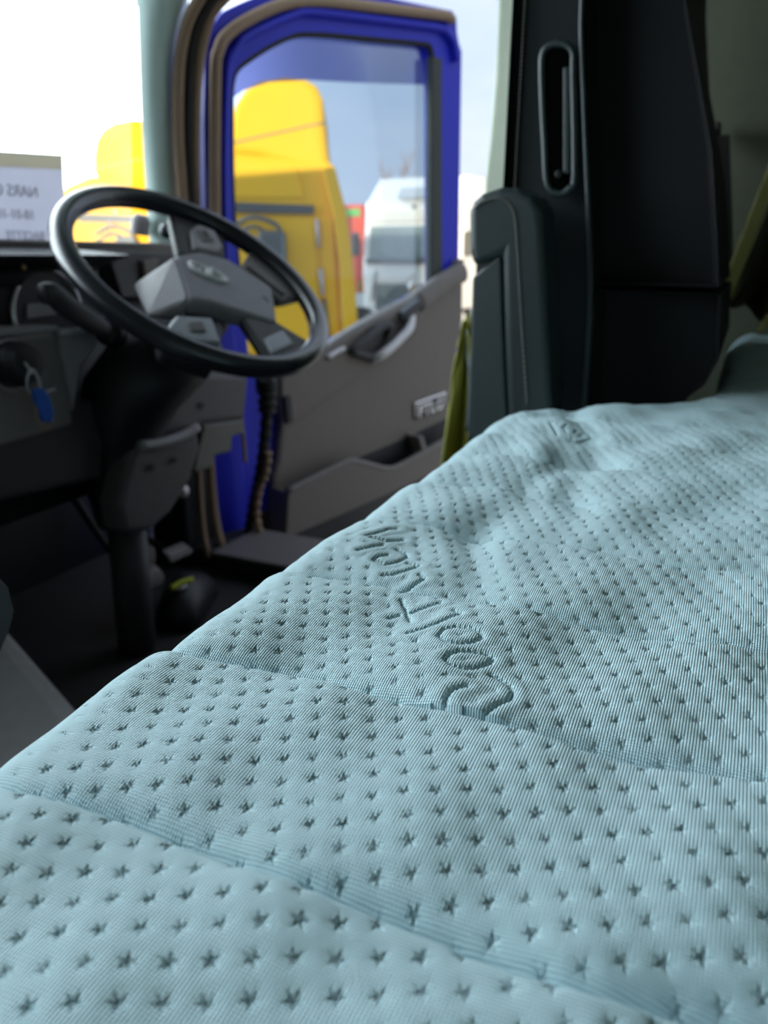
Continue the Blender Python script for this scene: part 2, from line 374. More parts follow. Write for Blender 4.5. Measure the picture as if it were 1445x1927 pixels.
# inner panel
ptop = [(.842, .655), (.815, .672), (.754, .641), (.623, .586), (.46, .536), (.365, .498), (.292, .462), (.139, .418)]
pan = dprism('inner_panel', ptop+[(.155, .30), (.139, .20), (.123, .155), (.112, .03), (.277, .041), (.477, .069), (.787, .111), (.789, .196), (.803, .294), (.818, .391), (.846, .516)], -.012, .03, M_panel, bevel=.012)
# belt rail on top of the panel
for seg in ([(.835, .652), (.76, .628), (.645, .574)],):
    dtube('belt_pad', [D(s, z, -.012) for s, z in seg], .030, M_panel2, squash=(.7, 1))
dtube('belt_rail', [D(s, z, -.006) for s, z in [(.64, .574), (.55, .545), (.46, .520), (.365, .485), (.29, .452), (.15, .405)]], .016, M_panel2)
# raised upper trim with crease
dprism('upper_trim', [(.155, .405), (.29, .452), (.365, .478), (.46, .512), (.55, .540), (.634, .552), (.625, .485), (.603, .470), (.459, .408), (.288, .338), (.15, .276)], -.020, -.010, M_panel, bevel=.006)
rec = dprism('grip_recess', [(.37, .462), (.46, .508), (.55, .535), (.63, .540), (.624, .488), (.560, .455), (.479, .421), (.445, .425)], -.026, -.016, M_dark, bevel=.006)
gb = dtube('grip_bowl', [D(.385, .462, -.03), D(.43, .487, -.035), D(.49, .518, -.035), D(.515, .512, -.035), D(.50, .465, -.03), D(.455, .440, -.03), D(.40, .452, -.03)], .012, M_dark, closed=True)
hd = dtube('pull_handle', [D(.455, .430, -.028), D(.470, .442, -.045), D(.505, .462, -.05), D(.548, .488, -.05), D(.572, .505, -.05), D(.590, .530, -.04), D(.598, .548, -.028)], .0135, M_silver, sm=4); hd['label'] = 'silver pull handle'
dprism('switch_pod', [(.56, .525), (.60, .545), (.64, .57), (.625, .585), (.56, .555)], -.05, -.02, M_dark, bevel=.006)
bc = dtube('switch_strip', [D(.30, .448, -.022), D(.335, .462, -.022), D(.36, .468, -.022)], .007, M_silver, sm=3)
# badge
bd = dprism('badge', [(.634, .234), (.634, .287), (.762, .305), (.766, .252)], -.0145, -.011, M_dark, bevel=.001)
dtube('badge_bar', [D(.637, .242, -.017), D(.637, .281, -.017), D(.640, .286, -.017), D(.757, .301, -.017), D(.761, .297, -.017), D(.763, .270, -.017)], .004, M_chrome, par=bd, sm=3)
fx = Vector((.128, 0, .016)).normalized(); fz = Vector((0, 0, 1)); fn = fx.cross(fz)
Mt = Matrix.Translation(D(.703, .264, -.0165)) @ Matrix((fx, fz, fn)).transposed().to_4x4()
o = obj('badge_lettering', text_mesh('FTLG', .048, .002, Mt, bevel=.0012), M_chrome); o.parent = bd
# pocket
dprism('pocket_front', [(.122, .134), (.319, .174), (.376, .163), (.477, .125), (.519, .125), (.789, .188), (.787, .095), (.477, .055), (.277, .03), (.107, .012)], -.075, -.062, M_panel, bevel=.005)
dprism('pocket_floor', [(.12, .02), (.787, .10), (.787, .092), (.12, .012)], -.07, -.01, M_dark, bevel=.001)
dprism('pocket_side', [(.107, .014), (.122, .132), (.130, .132), (.115, .014)], -.07, -.005, M_panel, bevel=.002)
dtube('pocket_rim', [D(s, z, -.068) for s, z in [(.122, .134), (.22, .155), (.319, .174), (.345, .172), (.376, .163), (.44, .138), (.477, .127), (.519, .127), (.66, .158), (.789, .190)]], .009, M_panel2, sm=4)
dprism('pocket_recess', [(.396, .158), (.562, .182), (.788, .222), (.788, .11), (.50, .08)], -.0135, -.011, M_black, bevel=.001)
dprism('pocket_divider', [(.600, .20), (.618, .20), (.640, .150), (.62, .146)], -.068, -.012, M_panel2, bevel=.003)
dprism('hinge_cover', [(.155, .365), (.178, .367), (.182, .300), (.158, .294)], -.03, -.01, M_black, bevel=.006)
dprism('door_edge', [(.02, .0), (.02, .42), (.13, .42), (.10, .01)], .01, .055, M_blue, bevel=.004)
dprism('outer_skin', [(.02, .0), (-.005, .40), (.0, .36), (.30, .40), (.46, .47), (.74, .58), (.848, .63), (.852, .45), (.83, -.25), (.02, -.25)], .040, .062, M_blue, bevel=.004)
dprism('lower_kick', [(.03, .06), (.80, .14), (.81, -.22), (.03, -.22)], .005, .035, M_dark, bevel=.004)
dprism('pillar_cap', [(.80, .655), (.842, .655), (.845, .69), (.815, .685)], -.01, .02, M_panel2, bevel=.004)
# ribbed cable boot between hinge post and door
P = smooth_path([aL(505, 715, 1.50), aL(503, 760, 1.50), aL(498, 830, 1.50), aL(488, 900, 1.50), aL(476, 960, 1.50), aL(468, 1010, 1.50)], 24)
boot = obj('cable_boot', tube(P, lambda t: (.021 if t < .25 else .0135)*(1+.13*math.sin(t*2*math.pi*17)), 14), M_rubberk, ws, smooth=True)
obj('boot_collar', box(aL(500, 725, 1.50), (.02, .05, .04)), M_black, ws, bevel=.008)
P = smooth_path([aL(505, 850, 1.49), aL(500, 890, 1.49), aL(487, 925, 1.49), aL(483, 970, 1.49), aL(490, 1005, 1.49)], 16)
obj('ribbed_hose', tube(P, lambda t: .0085*(1+.22*math.sin(t*2*math.pi*10)), 12), M_rubber, ws, smooth=True)

# ================================================================== MATTRESS
SC = .14/.165; Z0 = .56; HM = .14
def mpt(px, py): p = aZ(px, py, Z0); return (p.x, p.y)
crop = lambda l: [mpt(640+x*.2491, 960+y*.2491) for x, y in l]
strokes = [crop(l) for l in [
 [(960,1310),(890,1330),(840,1352),(800,1400),(800,1450),(870,1510),(960,1520),(1090,1500),(1200,1430),(1290,1390),(1310,1330),(1280,1280),(1210,1240),(1140,1215)],
 [(790,1130),(830,1090),(900,1065),(1000,1065),(1100,1075),(1160,1105),(1130,1135),(1030,1170),(940,1185),(850,1170),(790,1130)],
 [(740,955),(780,905),(870,895),(980,910),(1060,945),(1070,980),(1000,1005),(900,1015),(800,1000),(740,955)],
 [(510,900),(620,880),(720,855),(820,820),(910,795),(860,765)],
 [(460,650),(490,700),(510,760),(530,810)], [(450,750),(370,770)], [(540,740),(640,715),(760,690)],
 [(470,600),(530,570),(600,550),(680,560),(740,600),(760,630),(740,655)],
 [(390,555),(460,525),(540,500),(640,460),(600,435)], [(320,435),(400,430),(480,410),(560,390),(600,375),(510,355)],
 [(360,310),(290,325),(250,350),(340,372),(430,350),(510,315),(500,290),(420,268)],
 [(130,300),(200,285),(260,270),(320,255)], [(200,210),(280,190),(370,160),(430,155)], [(230,220),(350,230),(480,212)]]]
lc = lambda l: [mpt(980+x*.1384, 740+y*.1384) for x, y in l]
strokes += [lc([(200,370),(390,400)]), lc([(390,400),(770,365),(980,510),(590,595),(390,400)]), lc([(980,500),(1170,485)]),
            lc([(570,455),(620,425),(700,430),(770,460),(720,490),(630,490),(570,455)])]
la = [.034]
while la[-1] < 1.49: la.append(la[-1] + min(.0060, .0029*max(la[-1], .055)))
la = np.array(la)
ek = [(0, .198), (.50, .199), (.62, .203), (.68, .204), (.715, .198), (.745, .178), (.775, .142), (.805, .096), (.835, .062), (.87, .040), (.92, .028), (1.0, .020), (1.5, .0)]
fe = np.interp(la, [k[0] for k in ek], [k[1] for k in ek])
RAD = .026
prof = [(0.012, -.13), (.0, -.12), (-.004, -.09), (-.004, -.06), (-.001, -.04)]
prof += [(RAD*(1-math.cos(q)), -RAD*(1-math.sin(q))) for q in np.linspace(0, math.pi/2, 22)]
q = RAD + .0005
while q < .262: prof.append((q, 0)); q += .00042
while q < .40: prof.append((q, 0)); q += .0008
st = .0010
while q < .56: prof.append((q, 0)); q += st; st = min(st*1.12, .02)
prof = np.array(prof)
LL, QQ = np.meshgrid(la, prof[:, 0], indexing='ij'); DZ = np.broadcast_to(prof[:, 1], LL.shape)
FF = fe[:, None]-QQ
amp = np.clip((DZ+.012)/.012, 0, 1)                     # relief fades down the side
ss = lambda e0, e1, x: (lambda t: t*t*(3-2*t))(np.clip((x-e0)/(e1-e0), 0, 1))
PITCHS = .0827
ph = (LL - .2125 + .030*FF + .0016*np.sin(FF*31+1.0) + .0010*np.sin(FF*83))/PITCHS
tt = ph-np.floor(ph)
edge = .45+.55*ss(.0, .07, QQ)
cx_, cy_ = mpt(885, 1320)
flat = 1-.9*np.exp(-((LL-cx_)**2+(FF-cy_)**2)/.026**2)      # stitched initial holds the cloth flat
Hh = 1.25*edge*(.0042*(tt-1)*flat - .0052*flat*np.exp(-tt/.05) - .0094*ss(.90, 1.0, tt)**1.6 + .0012*np.sin(np.pi*tt))
# pulled folds in the cloth
def fold(x0, y0, x1, y1, wdt, dep, l0, l1):
    t = (LL-x0)/(x1-x0); yc = y0+(y1-y0)*t + .004*np.sin(LL*55)
    return dep*np.exp(-((FF-yc)/wdt)**2)*ss(l0, l0+.05, LL)*(1-ss(l1-.06, l1, LL))
p1, p2 = mpt(875, 1110), mpt(890, 1010)
Hh = Hh + fold(p1[0], p1[1], *mpt(905, 1010), .011, -.0034, .29, .45)
Hh = Hh + fold(*mpt(1060, 1010), *mpt(1090, 900), .013, -.0034, .36, .60)
Hh = Hh + fold(*mpt(985, 930), *mpt(1060, 850), .011, -.0030, .42, .66)
Hh = Hh + fold(*mpt(1110, 820), *mpt(1085, 775), .014, -.0045, .52, .80)
Hh = Hh + fold(*mpt(1010, 860), *mpt(1000, 790), .014, .0018, .48, .80)
Hh = Hh + .0009*np.sin(LL*47+FF*91+1)+.0004*np.sin(LL*120-FF*75)+.0003*np.sin(LL*61-FF*170+2)
Hh = Hh + .0014*np.sin(FF*64+LL*9+.5)*ss(.15, .3, LL)
Hh = Hh + .014*ss(1.05, 1.40, LL)
# quilting stars on a square lattice turned 64 degrees
ang = math.atan2(-9.1, 4.5); ax = np.array([math.cos(ang), math.sin(ang)]); ay = np.array([-ax[1], ax[0]]); PS = .00875
X = LL-.1487; Y = FF-.1579
U = (X*ax[0]+Y*ax[1])/PS; V = (X*ay[0]+Y*ay[1])/PS
iu, iv = np.round(U), np.round(V)
jit = lambda a, b, k: np.sin(a*12.9898*k+b*78.233)*.04
du = (U-iu+jit(iu, iv, 1.0))*PS; dv = (V-iv+jit(iu, iv, 1.7))*PS
r = np.hypot(du, dv); thq = np.arctan2(dv, du)
keep = np.ones_like(r); groove = np.zeros_like(r)
i0, i1 = np.searchsorted(la, .15), np.searchsorted(la, .80)
sub = (slice(i0, i1), slice(0, None))
PX, PY = LL[sub], FF[sub]; dm = np.full(PX.shape, 9.); al = np.zeros(PX.shape)
for st_ in strokes:
    acc = 0.
    for (x0, y0), (x1, y1) in zip(st_, st_[1:]):
        e = math.hypot(x1-x0, y1-y0); ex, ey = (x1-x0)/e, (y1-y0)/e
        t = np.clip((PX-x0)*ex+(PY-y0)*ey, 0, e); d = np.hypot(PX-x0-ex*t, PY-y0-ey*t)
        b = d < dm; al = np.where(b, acc+t, al); dm = np.where(b, d, dm); acc += e
gw = .00070*(1+.38*np.sin(al/.0021*2*np.pi))
groove[sub] = np.exp(-(dm/gw)**2)*.0014 - np.exp(-((dm-.0034)/.0026)**2)*.0005
keep[sub] = ss(.0035, .007, dm)
depth = .00100*(1+.25*np.sin(iu*7.3+iv*3.1))
rho = .00090*(1+.80*np.cos(5*(thq+1.0+.6*np.sin(iu*3.+iv))))
star = depth*np.exp(-(r/rho)**2) + .00032*np.exp(-(r/.0030)**2)
Hh = Hh + amp*(-star*keep - groove)
ZZ = Z0 + DZ + Hh*np.where(DZ < -.03, .6, 1)
FF = FF + (Hh*.9)*np.clip(-DZ/.03, 0, 1)              # side bulges with the quilting
nL, nQ = LL.shape
co = np.stack([LL, FF, ZZ], -1).reshape(-1, 3).astype(np.float32)
idx = np.arange(nL*nQ).reshape(nL, nQ)
qd = np.stack([idx[:-1, :-1], idx[:-1, 1:], idx[1:, 1:], idx[1:, :-1]], -1).reshape(-1, 4).astype(np.int32)[:, ::-1]
me = bpy.data.meshes.new('mattress_cover'); me.vertices.add(len(co)); me.vertices.foreach_set('co', co.ravel())
me.loops.add(qd.size); me.loops.foreach_set('vertex_index', qd.ravel().copy())
me.polygons.add(len(qd)); me.polygons.foreach_set('loop_start', np.arange(0, qd.size, 4, dtype=np.int32)); me.polygons.foreach_set('loop_total', np.full(len(qd), 4, dtype=np.int32))
me.polygons.foreach_set('use_smooth', np.ones(len(qd), dtype=bool)); me.update(calc_edges=True)
# woven cover cloth
m = bpy.data.materials.new('mint_woven_cover'); m.use_nodes = True; t = m.node_tree; p = t.nodes['Principled BSDF']
p.inputs['Roughness'].default_value = .62; p.inputs['Sheen Weight'].default_value = .25; p.inputs['Specular IOR Level'].default_value = .45
tcn = N(t, 'ShaderNodeTexCoord'); sep = N(t, 'ShaderNodeSeparateXYZ'); t.links.new(tcn.outputs['Object'], sep.inputs[0])
def mth(op, a, b=None):
    n = N(t, 'ShaderNodeMath', operation=op)
    for i, v in enumerate((a, b)):
        if v is None: continue
        if isinstance(v, (int, float)): n.inputs[i].default_value = v
        else: t.links.new(v, n.inputs[i])
    return n.outputs[0]
kx = 2*math.pi/.00115
s1 = mth('SINE', mth('ADD', mth('MULTIPLY', sep.outputs[0], kx*.62), mth('MULTIPLY', sep.outputs[1], kx*.62)))
s2 = mth('SINE', mth('SUBTRACT', mth('MULTIPLY', sep.outputs[0], kx*.62), mth('MULTIPLY', sep.outputs[1], kx*.62)))
wv = mth('MULTIPLY', s1, s2)
bp_ = N(t, 'ShaderNodeBump'); bp_.inputs['Strength'].default_value = .8; bp_.inputs['Distance'].default_value = .00032
t.links.new(wv, bp_.inputs['Height']); t.links.new(bp_.outputs[0], p.inputs['Normal'])
mxc = N(t, 'ShaderNodeMix', data_type='RGBA'); mxc.inputs[6].default_value = (.235, .41, .475, 1); mxc.inputs[7].default_value = (.66, .85, .91, 1)
t.links.new(mth('ADD', mth('MULTIPLY', wv, .5), .5), mxc.inputs[0]); t.links.new(mxc.outputs[2], p.inputs['Base Color'])
me.materials.append(m)
mt = empty('mattress', (.75, 0, .44), 'pale mint quilted bunk mattress filling the foreground', 'mattress')
cover = obj('quilted_cover', me, None, mt)
obj('foam_core', box2((.05, -.52, .44), (1.48, -.04, .53)), M_lgrey, mt)
bk = empty('bunk_bed', (.4, -.2, 0), 'dark bunk base under the mint mattress', 'bunk')
obj('bunk_box', prism([(XL+.02, -.58, 0), (XL+.02, .15, 0), (.68, .15, 0), (.80, .0, 0), (1.47, -.04, 0), (1.47, -.58, 0)], (0, 0, .425)), M_black, bk)

# ================================================================== DRIVER SEAT
LS = .875; k_ = LS/.82
sp = lambda F, z: (F*k_, .7+(z-.7)*k_)
seat = empty('driver_seat', (1.12, .3, 0), 'black leather driver seat with tall backrest behind the bunk corner', 'seat')
def side_loft(name, poly, x0, x1, m, rnd=.03, par=seat, inset=.6):
    ctr = Vector((sum(p[0] for p in poly)/len(poly), sum(p[1] for p in poly)/len(poly)))
    rings = []; n = 7
    def ringat(x, sh): return [Vector((x, ctr.x+(p[0]-ctr.x)*(1-sh*rnd/.10), ctr.y+(p[1]-ctr.y)*(1-sh*rnd/.30))) for p in poly]
    for i in range(n):
        a = math.pi/2*i/(n-1); rings.append(ringat(x0+rnd*(1-math.sin(a)), (math.cos(a))*inset))
    for i in range(n-1, -1, -1):
        a = math.pi/2*i/(n-1); rings.append(ringat(x1-rnd*(1-math.sin(a)), (math.cos(a))*inset))
    return obj(name, loft(rings), m, par, smooth=False, bevel=.008, seg=3)
TOPZ = 1.22
front = [sp(.238, .50), sp(.241, .60), sp(.240, .70), sp(.240, .772), sp(.239, .93), (.252, 1.05), (.235, 1.15), (.19, 1.20)]
seam = [(.175, TOPZ), (.180, 1.05), sp(.173, .922), sp(.166, .85), sp(.156, .77), sp(.147, .70), sp(.142, .64), sp(.140, .50)]
rear = [(.12, 1.19), (.105, 1.02), sp(.083, .912), sp(.064, .85), sp(.046, .79), sp(.033, .72), sp(.025, .671)]
low = [sp(.020, .63), sp(.017, .602), sp(.026, .578), sp(.040, .565), sp(.06, .50)]
bc_ = side_loft('backrest_cushion', front+seam, LS, LS+.47, M_leather, rnd=.014, inset=.35)
side_loft('back_shell', [(.172, TOPZ-.02), (.177, 1.05)]+[(p[0]-.003, p[1]) for p in seam[2:6]]+[sp(.141, .672)]+rear[::-1], LS+.004, LS+.466, M_shell, rnd=.035, inset=.22)
side_loft('lower_shell', [sp(.140, .668), sp(.138, .50)]+low[::-1]+[sp(.023, .664)], LS+.005, LS+.465, M_shell, rnd=.035, inset=.22)
# seat side belt slot with raised rim
slot = [sp(.205, .884), sp(.190, .888), sp(.178, .880), sp(.176, .86), sp(.168, .775), sp(.172, .762), sp(.182, .757), sp(.194, .766), sp(.199, .80), sp(.206, .862)]
xs = LS-.002
bez = obj('belt_slot_bezel', tube(smooth_path([(xs, a, b) for a, b in slot], 4, True), .0038, 8, True), M_leather2, seat, smooth=True)
obj('belt_slot', prism([(xs-.001, a, b) for a, b in slot], (.006, 0, 0)), mat('slot_shade', (.002, .002, .002), 1, spec=0), seat)  # solid near-black plate, its colour standing in for the shaded slot depth
sl2 = [sp(.186, .868), sp(.179, .868), sp(.172, .775), sp(.179, .775)]
obj('slot_guide', prism([(xs-.003, a, b) for a, b in sl2], (.004, 0, 0)), M_leather2, seat, bevel=.002)
obj('slot_screw', lathe([(.004, 0), (.004, .003), (.002, .004)], axisM((xs-.002, sp(.183, .775)[0], sp(.183, .775)[1]), (-1, 0, 0))), M_shell, seat)
obj('side_piping', tube(smooth_path([(LS-.001, a, b) for a, b in seam[1:]], 4), .0028, 8), M_leather2, seat, smooth=True)
stl = smooth_path([(LS+.004, a-.012, b) for a, b in front[2:6]], 44)
bm = bmesh.new()
for i in range(0, len(stl)-1):
    b2 = tube([stl[i], stl[i]+(stl[i+1]-stl[i])*.6], .0007, 5); me_ = bpy.data.meshes.new('t'); b2.to_mesh(me_); b2.free(); bm.from_mesh(me_); bpy.data.meshes.remove(me_)
obj('edge_stitching', bm, M_thread, seat)
obj('seat_cushion', box2((LS+.02, .20, .10), (LS+.46, .56, .20)), M_leather, seat, bevel=.03)
obj('seat_pedestal', box2((LS+.08, .18, 0), (LS+.40, .50, .10)), M_black, seat, bevel=.01)
obj('backrest_mount', box2((LS+.06, .10, .10), (LS+.42, .24, .53)), M_black, seat, bevel=.02)
# armrest folded up beside the backrest
LA = .80
ap_ = lambda l: [aL(x, y, LA) for x, y in l]
arm = ap_([(881, 400), (888, 380), (905, 364), (940, 352), (975, 354), (1003, 368), (1018, 395), (1022, 440), (1030, 620), (1040, 800), (1000, 800), (955, 800), (948, 640), (944, 480), (925, 490), (890, 503), (882, 470)])
o = obj('armrest_pad', prism(arm, (.062, 0, 0)), M_leather2, seat, bevel=.014, seg=4)
o = obj('armrest_core', prism(ap_([(886, 525), (940, 478), (945, 640), (953, 800), (878, 800), (883, 640)]), (.052, 0, 0)).copy() if False else prism([v+Vector((.004, 0, 0)) for v in ap_([(886, 522), (941, 476), (945, 640), (953, 820), (877, 830), (883, 640)])], (.052, 0, 0)), mat('armrest_cover_plastic', (.022, .034, .036), .55, bump=.2, bscale=900), seat, bevel=.003)
st = smooth_path([v+Vector((-.0012, 0, 0)) for v in ap_([(886, 398), (905, 382), (930, 374), (952, 378), (967, 400), (972, 440), (978, 540), (984, 640), (992, 760)])], 14)
bm = bmesh.new()
for i in range(0, len(st)-1):
    b2 = tube([st[i], st[i]+(st[i+1]-st[i])*.62], .0008, 5); me_ = bpy.data.meshes.new('t'); b2.to_mesh(me_); b2.free(); bm.from_mesh(me_); bpy.data.meshes.remove(me_)
obj('armrest_stitching', bm, M_thread, seat)

# ================================================================== STEERING WHEEL
WC = Vector((1.0, .763, .667)); wn = Vector((-.10262, -.59075, .80030)); we1 = Vector((.99188, 0, .12719)); we2 = wn.cross(we1)
sw = empty('steering_wheel', WC, 'black leather steering wheel with grey centre pad and silver emblem', 'steering wheel')
def Wp(a, b, n=0.): return WC + we1*a + we2*b + wn*n
ringp = [Wp(.2015*math.cos(q), .2015*math.sin(q)) for q in np.linspace(0, 2*math.pi, 72, endpoint=False)]
obj('rim', tube(ringp, .0165, 18, True), M_rim, sw, smooth=True)
def wprism(name, pts, n0, n1, m, bevel=.004, par=sw, **k): return obj(name, prism([Wp(a, b, n0) for a, b in pts], wn*(n1-n0)), m, par, bevel=bevel, **k)
# centre pad: front face plus a falling left wing
pf = [(.008, .057), (.067, .056), (.109, .026), (.131, -.058), (.045, -.128), (-.033, -.052), (-.056, -.039), (-.070, -.034)]
bm = bmesh.new()
top = [bm.verts.new(Wp(a, b, .0)) for a, b in pf]; bot = [bm.verts.new(Wp(a, b, -.030)) for a, b in pf]
bm.faces.new(top); bm.faces.new(bot[::-1])
for i in range(len(pf)): bm.faces.new([top[i], bot[i], bot[(i+1) % len(pf)], top[(i+1) % len(pf)]])
obj('centre_pad', bm, M_pad, sw, bevel=.010, seg=4)
bm = bmesh.new()
for q_ in [(.004, .054, .0), (-.066, -.033, .0), (-.034, .082, -.068), (-.100, .000, -.050), (.05, .055, -.03), (.03, .05, -.068), (-.03, -.02, -.062), (-.075, -.035, -.035)]: bm.verts.new(Wp(*q_))
bmesh.ops.convex_hull(bm, input=bm.verts)
obj('pad_wing', bm, M_pad, sw, bevel=.006)
wprism('hub', [(.04*math.cos(q)+.025, .04*math.sin(q)-.02) for q in np.linspace(0, 2*math.pi, 24, endpoint=False)], -.075, -.022, M_black)
wprism('pad_slot', [(.083, -.070), (.080, -.083), (.077, -.082), (.080, -.069)], -.001, .0008, M_dark, bevel=0)
# spokes
def spoke(name, pts, m, n0=-.022, n1=-.004): return wprism(name, pts, n0, n1, m, bevel=.006)
spoke('spoke', [(.02, .060), (.110, .155), (.150, .130), (.178, .085), (.110, .030)], M_dark)
spoke('spoke', [(.105, .0), (.192, .035), (.200, -.03), (.180, -.090), (.118, -.085)], M_grey)
spoke('spoke', [(-.03, -.07), (-.165, -.065), (-.185, -.09), (-.140, -.145), (-.04, -.09)], M_black, -.040, -.016)
spoke('spoke', [(.05, -.10), (.075, -.18), (-.02, -.196), (-.05, -.18), (-.005, -.09)], M_black)
wprism('button_pod', [(.052, .058), (.095, .100), (.128, .110), (.150, .088), (.125, .050), (.095, .040)], -.008, .004, M_lgrey, bevel=.006)
b1 = wprism('button', [(.088, .066), (.100, .093), (.124, .090), (.112, .062)], .003, .007, M_grey, bevel=.003)
Mt = Matrix.Translation(Wp(.106, .077, .0075)) @ Matrix((we1*.72-we2*.69, we1*.69+we2*.72, wn)).transposed().to_4x4()
o = obj('button_mark', text_mesh('E', .022, .0004, Mt), M_black); o.parent = sw; o.matrix_parent_inverse = Matrix.Translation(-WC)
wprism('button_pod', [(-.165, -.070), (-.118, -.052), (-.062, -.075), (-.100, -.122), (-.140, -.105)], -.012, .0, mat('pale_button_plastic', (.36, .38, .43), .4), bevel=.006)
wprism('button', [(-.118, -.072), (-.092, -.078), (-.106, -.097), (-.130, -.088)], -.001, .003, M_grey, bevel=.003)
wprism('button_pod', [(-.015, -.140), (.045, -.138), (.030, -.172), (-.035, -.172)], -.012, .0, MATS['pale_button_plastic'], bevel=.006)
wprism('spoke_rib', [(.128, .0), (.140, .004), (.146, -.075), (.133, -.078)], -.006, .002, M_grey, bevel=.003)
# emblem: two outlined letters in a slanting row
ea = (we1*.70-we2*.71).normalized(); eb = wn.cross(ea)
EC = Wp(.0265, .003, .0012)
def E(a, b): return EC + ea*a + eb*b
for nm, pts in {'emblem_left': [(-.029, .0115), (-.012, .0115), (-.004, .009), (-.003, -.010), (-.014, -.010), (-.025, -.004)],
                'emblem_right': [(.003, .011), (.012, .0105), (.024, .002), (.027, -.004), (.022, -.0095), (.003, -.0105)]}.items():
    obj(nm, tube(smooth_path([E(a, b) for a, b in pts], 4, True), .0042, 8, True), M_white, sw, smooth=True)
obj('emblem_bar', tube([E(-.012, .010), E(-.021, -.006)], .0022, 8), M_white, sw, smooth=True)

# ================================================================== STEERING COLUMN
sc = db = empty('dashboard', (.4, 1.15, 0), 'dark dashboard with instrument cluster and steering column', 'dashboard')
def ell(c, rx, ry, n=20): return [Vector((c[0]+rx*math.cos(q), c[1]+ry*math.sin(q), c[2])) for q in np.linspace(0, 2*math.pi, n, endpoint=False)]
def tilted(c, rx, ry, nrm, n=20):
    nrm = Vector(nrm).normalized(); x = Vector((1, 0, 0)); y = nrm.cross(x).normalized()
    return [Vector(c)+x*rx*math.cos(q)+y*ry*math.sin(q) for q in np.linspace(0, 2*math.pi, n, endpoint=False)]
obj('column_shroud', loft([tilted(aF(345, 640, .835), .085, .06, wn), tilted(aF(300, 680, .86), .095, .075, (0, -.5, .85)), tilted(aF(252, 735, .89), .085, .075, (0, -.4, .9)), tilted(aF(228, 800, .92), .075, .07, (0, -.2, 1)), tilted(aF(226, 900, .94), .06, .06, (0, 0, 1)), tilted((.985, .95, .25), .05, .05, (0, 0, 1))]), M_black, sc, smooth=True)
obj('column_post', loft([ell((.985, .95, .27), .034, .034), ell((.975, .95, .0), .034, .034)]), M_dark, sc, smooth=True)
F1 = .86
cF = lambda l, F: [aF(x, y, F) for x, y in l]
M_cover = mat('column_cover_plastic', (.095, .084, .088), .6, bump=.15, bscale=900)
lc_ = obj('lower_cover', prism(cF([(255, 838), (300, 838), (374, 800), (378, 845), (360, 905), (325, 965), (285, 1000), (235, 1005), (225, 950)], F1), (0, .05, 0)), M_cover, sc, bevel=.012)
obj('cover_ledge_highlight', tube(smooth_path(cF([(262, 838), (300, 834), (340, 822), (370, 804)], F1-.005), 4), .009, 8), M_lgrey, sc, smooth=True)  # paler tube: the ledge's highlight is put into its colour
uc_ = obj('upper_cover', prism(cF([(330, 700), (470, 705), (462, 790), (380, 800), (300, 830), (290, 760)], F1+.02), (0, .05, 0)), M_cover, sc, bevel=.012)
for i, (x, y) in enumerate([(325, 775), (380, 763), (285, 880), (328, 866)]):
    child('screw', lathe([(.006, 0), (.0055, .003)], axisM(aF(x, y, F1-.003 if i > 1 else F1+.017), (0, -1, 0)), 12), M_black, sc).matrix_parent_inverse = Matrix.Translation(-sc.location)
obj('side_bracket', prism(cF([(385, 800), (462, 790), (460, 815), (438, 822), (436, 850), (405, 858), (400, 880), (365, 890), (372, 850)], F1+.10), (0, .03, 0)), mat('olive_grey_plastic', (.10, .095, .08), .6), sc, bevel=.005)
# stalk
P = smooth_path([aF(205, 625, .88), aF(170, 605, .86), aF(130, 580, .85), aF(100, 555, .85), aF(78, 553, .85)], 6)
stk = obj('control_stalk', tube(P, lambda t: .013*(1+.35*math.sin(t*math.pi)), 14, squash=(.8, 1)), M_dark, sc, smooth=True)
obj('stalk_collar', lathe([(.022, 0), (.022, .02), (.015, .03)], axisM(aF(215, 630, .885), aF(170, 605, .86)-aF(215, 630, .885))), M_black, sc, smooth=True)
P = smooth_path([aF(322, 432, .92), aF(345, 428, .92), aF(352, 436, .915), aF(346, 450, .90), aF(335, 472, .89)], 5)
obj('far_stalk', tube(P, .006, 10), M_lgrey, sc, smooth=True)
obj('far_stalk_knob', loft([tilted(aF(312, 433, .93)+Vector((-.0, 0, 0)), .004, .006, (1, 0, 0)), *[tilted(aF(312+q*7, 433, .93), .012, .012, (1, 0, .01)) for q in ()]]) if False else lathe([(.006, 0), (.013, .004), (.014, .014), (.010, .024), (.012, .03), (.011, .04), (.006, .045)], axisM(aF(308, 434, .93), (1, 0, .03))), M_leather2, sc, smooth=True)

# ================================================================== DASHBOARD
def xprism(name, prof, x0, x1, m, bevel=.008, par=db): return obj(name, prism([(x0, y, z) for y, z in prof], (x1-x0, 0, 0)), m, par, bevel=bevel)
xprism('dash_top', [(1.06, .716), (1.30, .712), (1.36, .70), (1.36, .60), (1.10, .60), (1.06, .690)], XL+.02, 1.43, M_dark, .010)
xprism('dash_lip', [(1.045, .722), (1.10, .724), (1.10, .700), (1.05, .698)], XL+.02, 1.43, M_panel2, .006)
xprism('dash_body', [(1.06, .70), (1.34, .70), (1.34, .30), (1.00, .30), (.98, .45), (1.00, .58)], XL+.02, 1.36, M_black, .01)
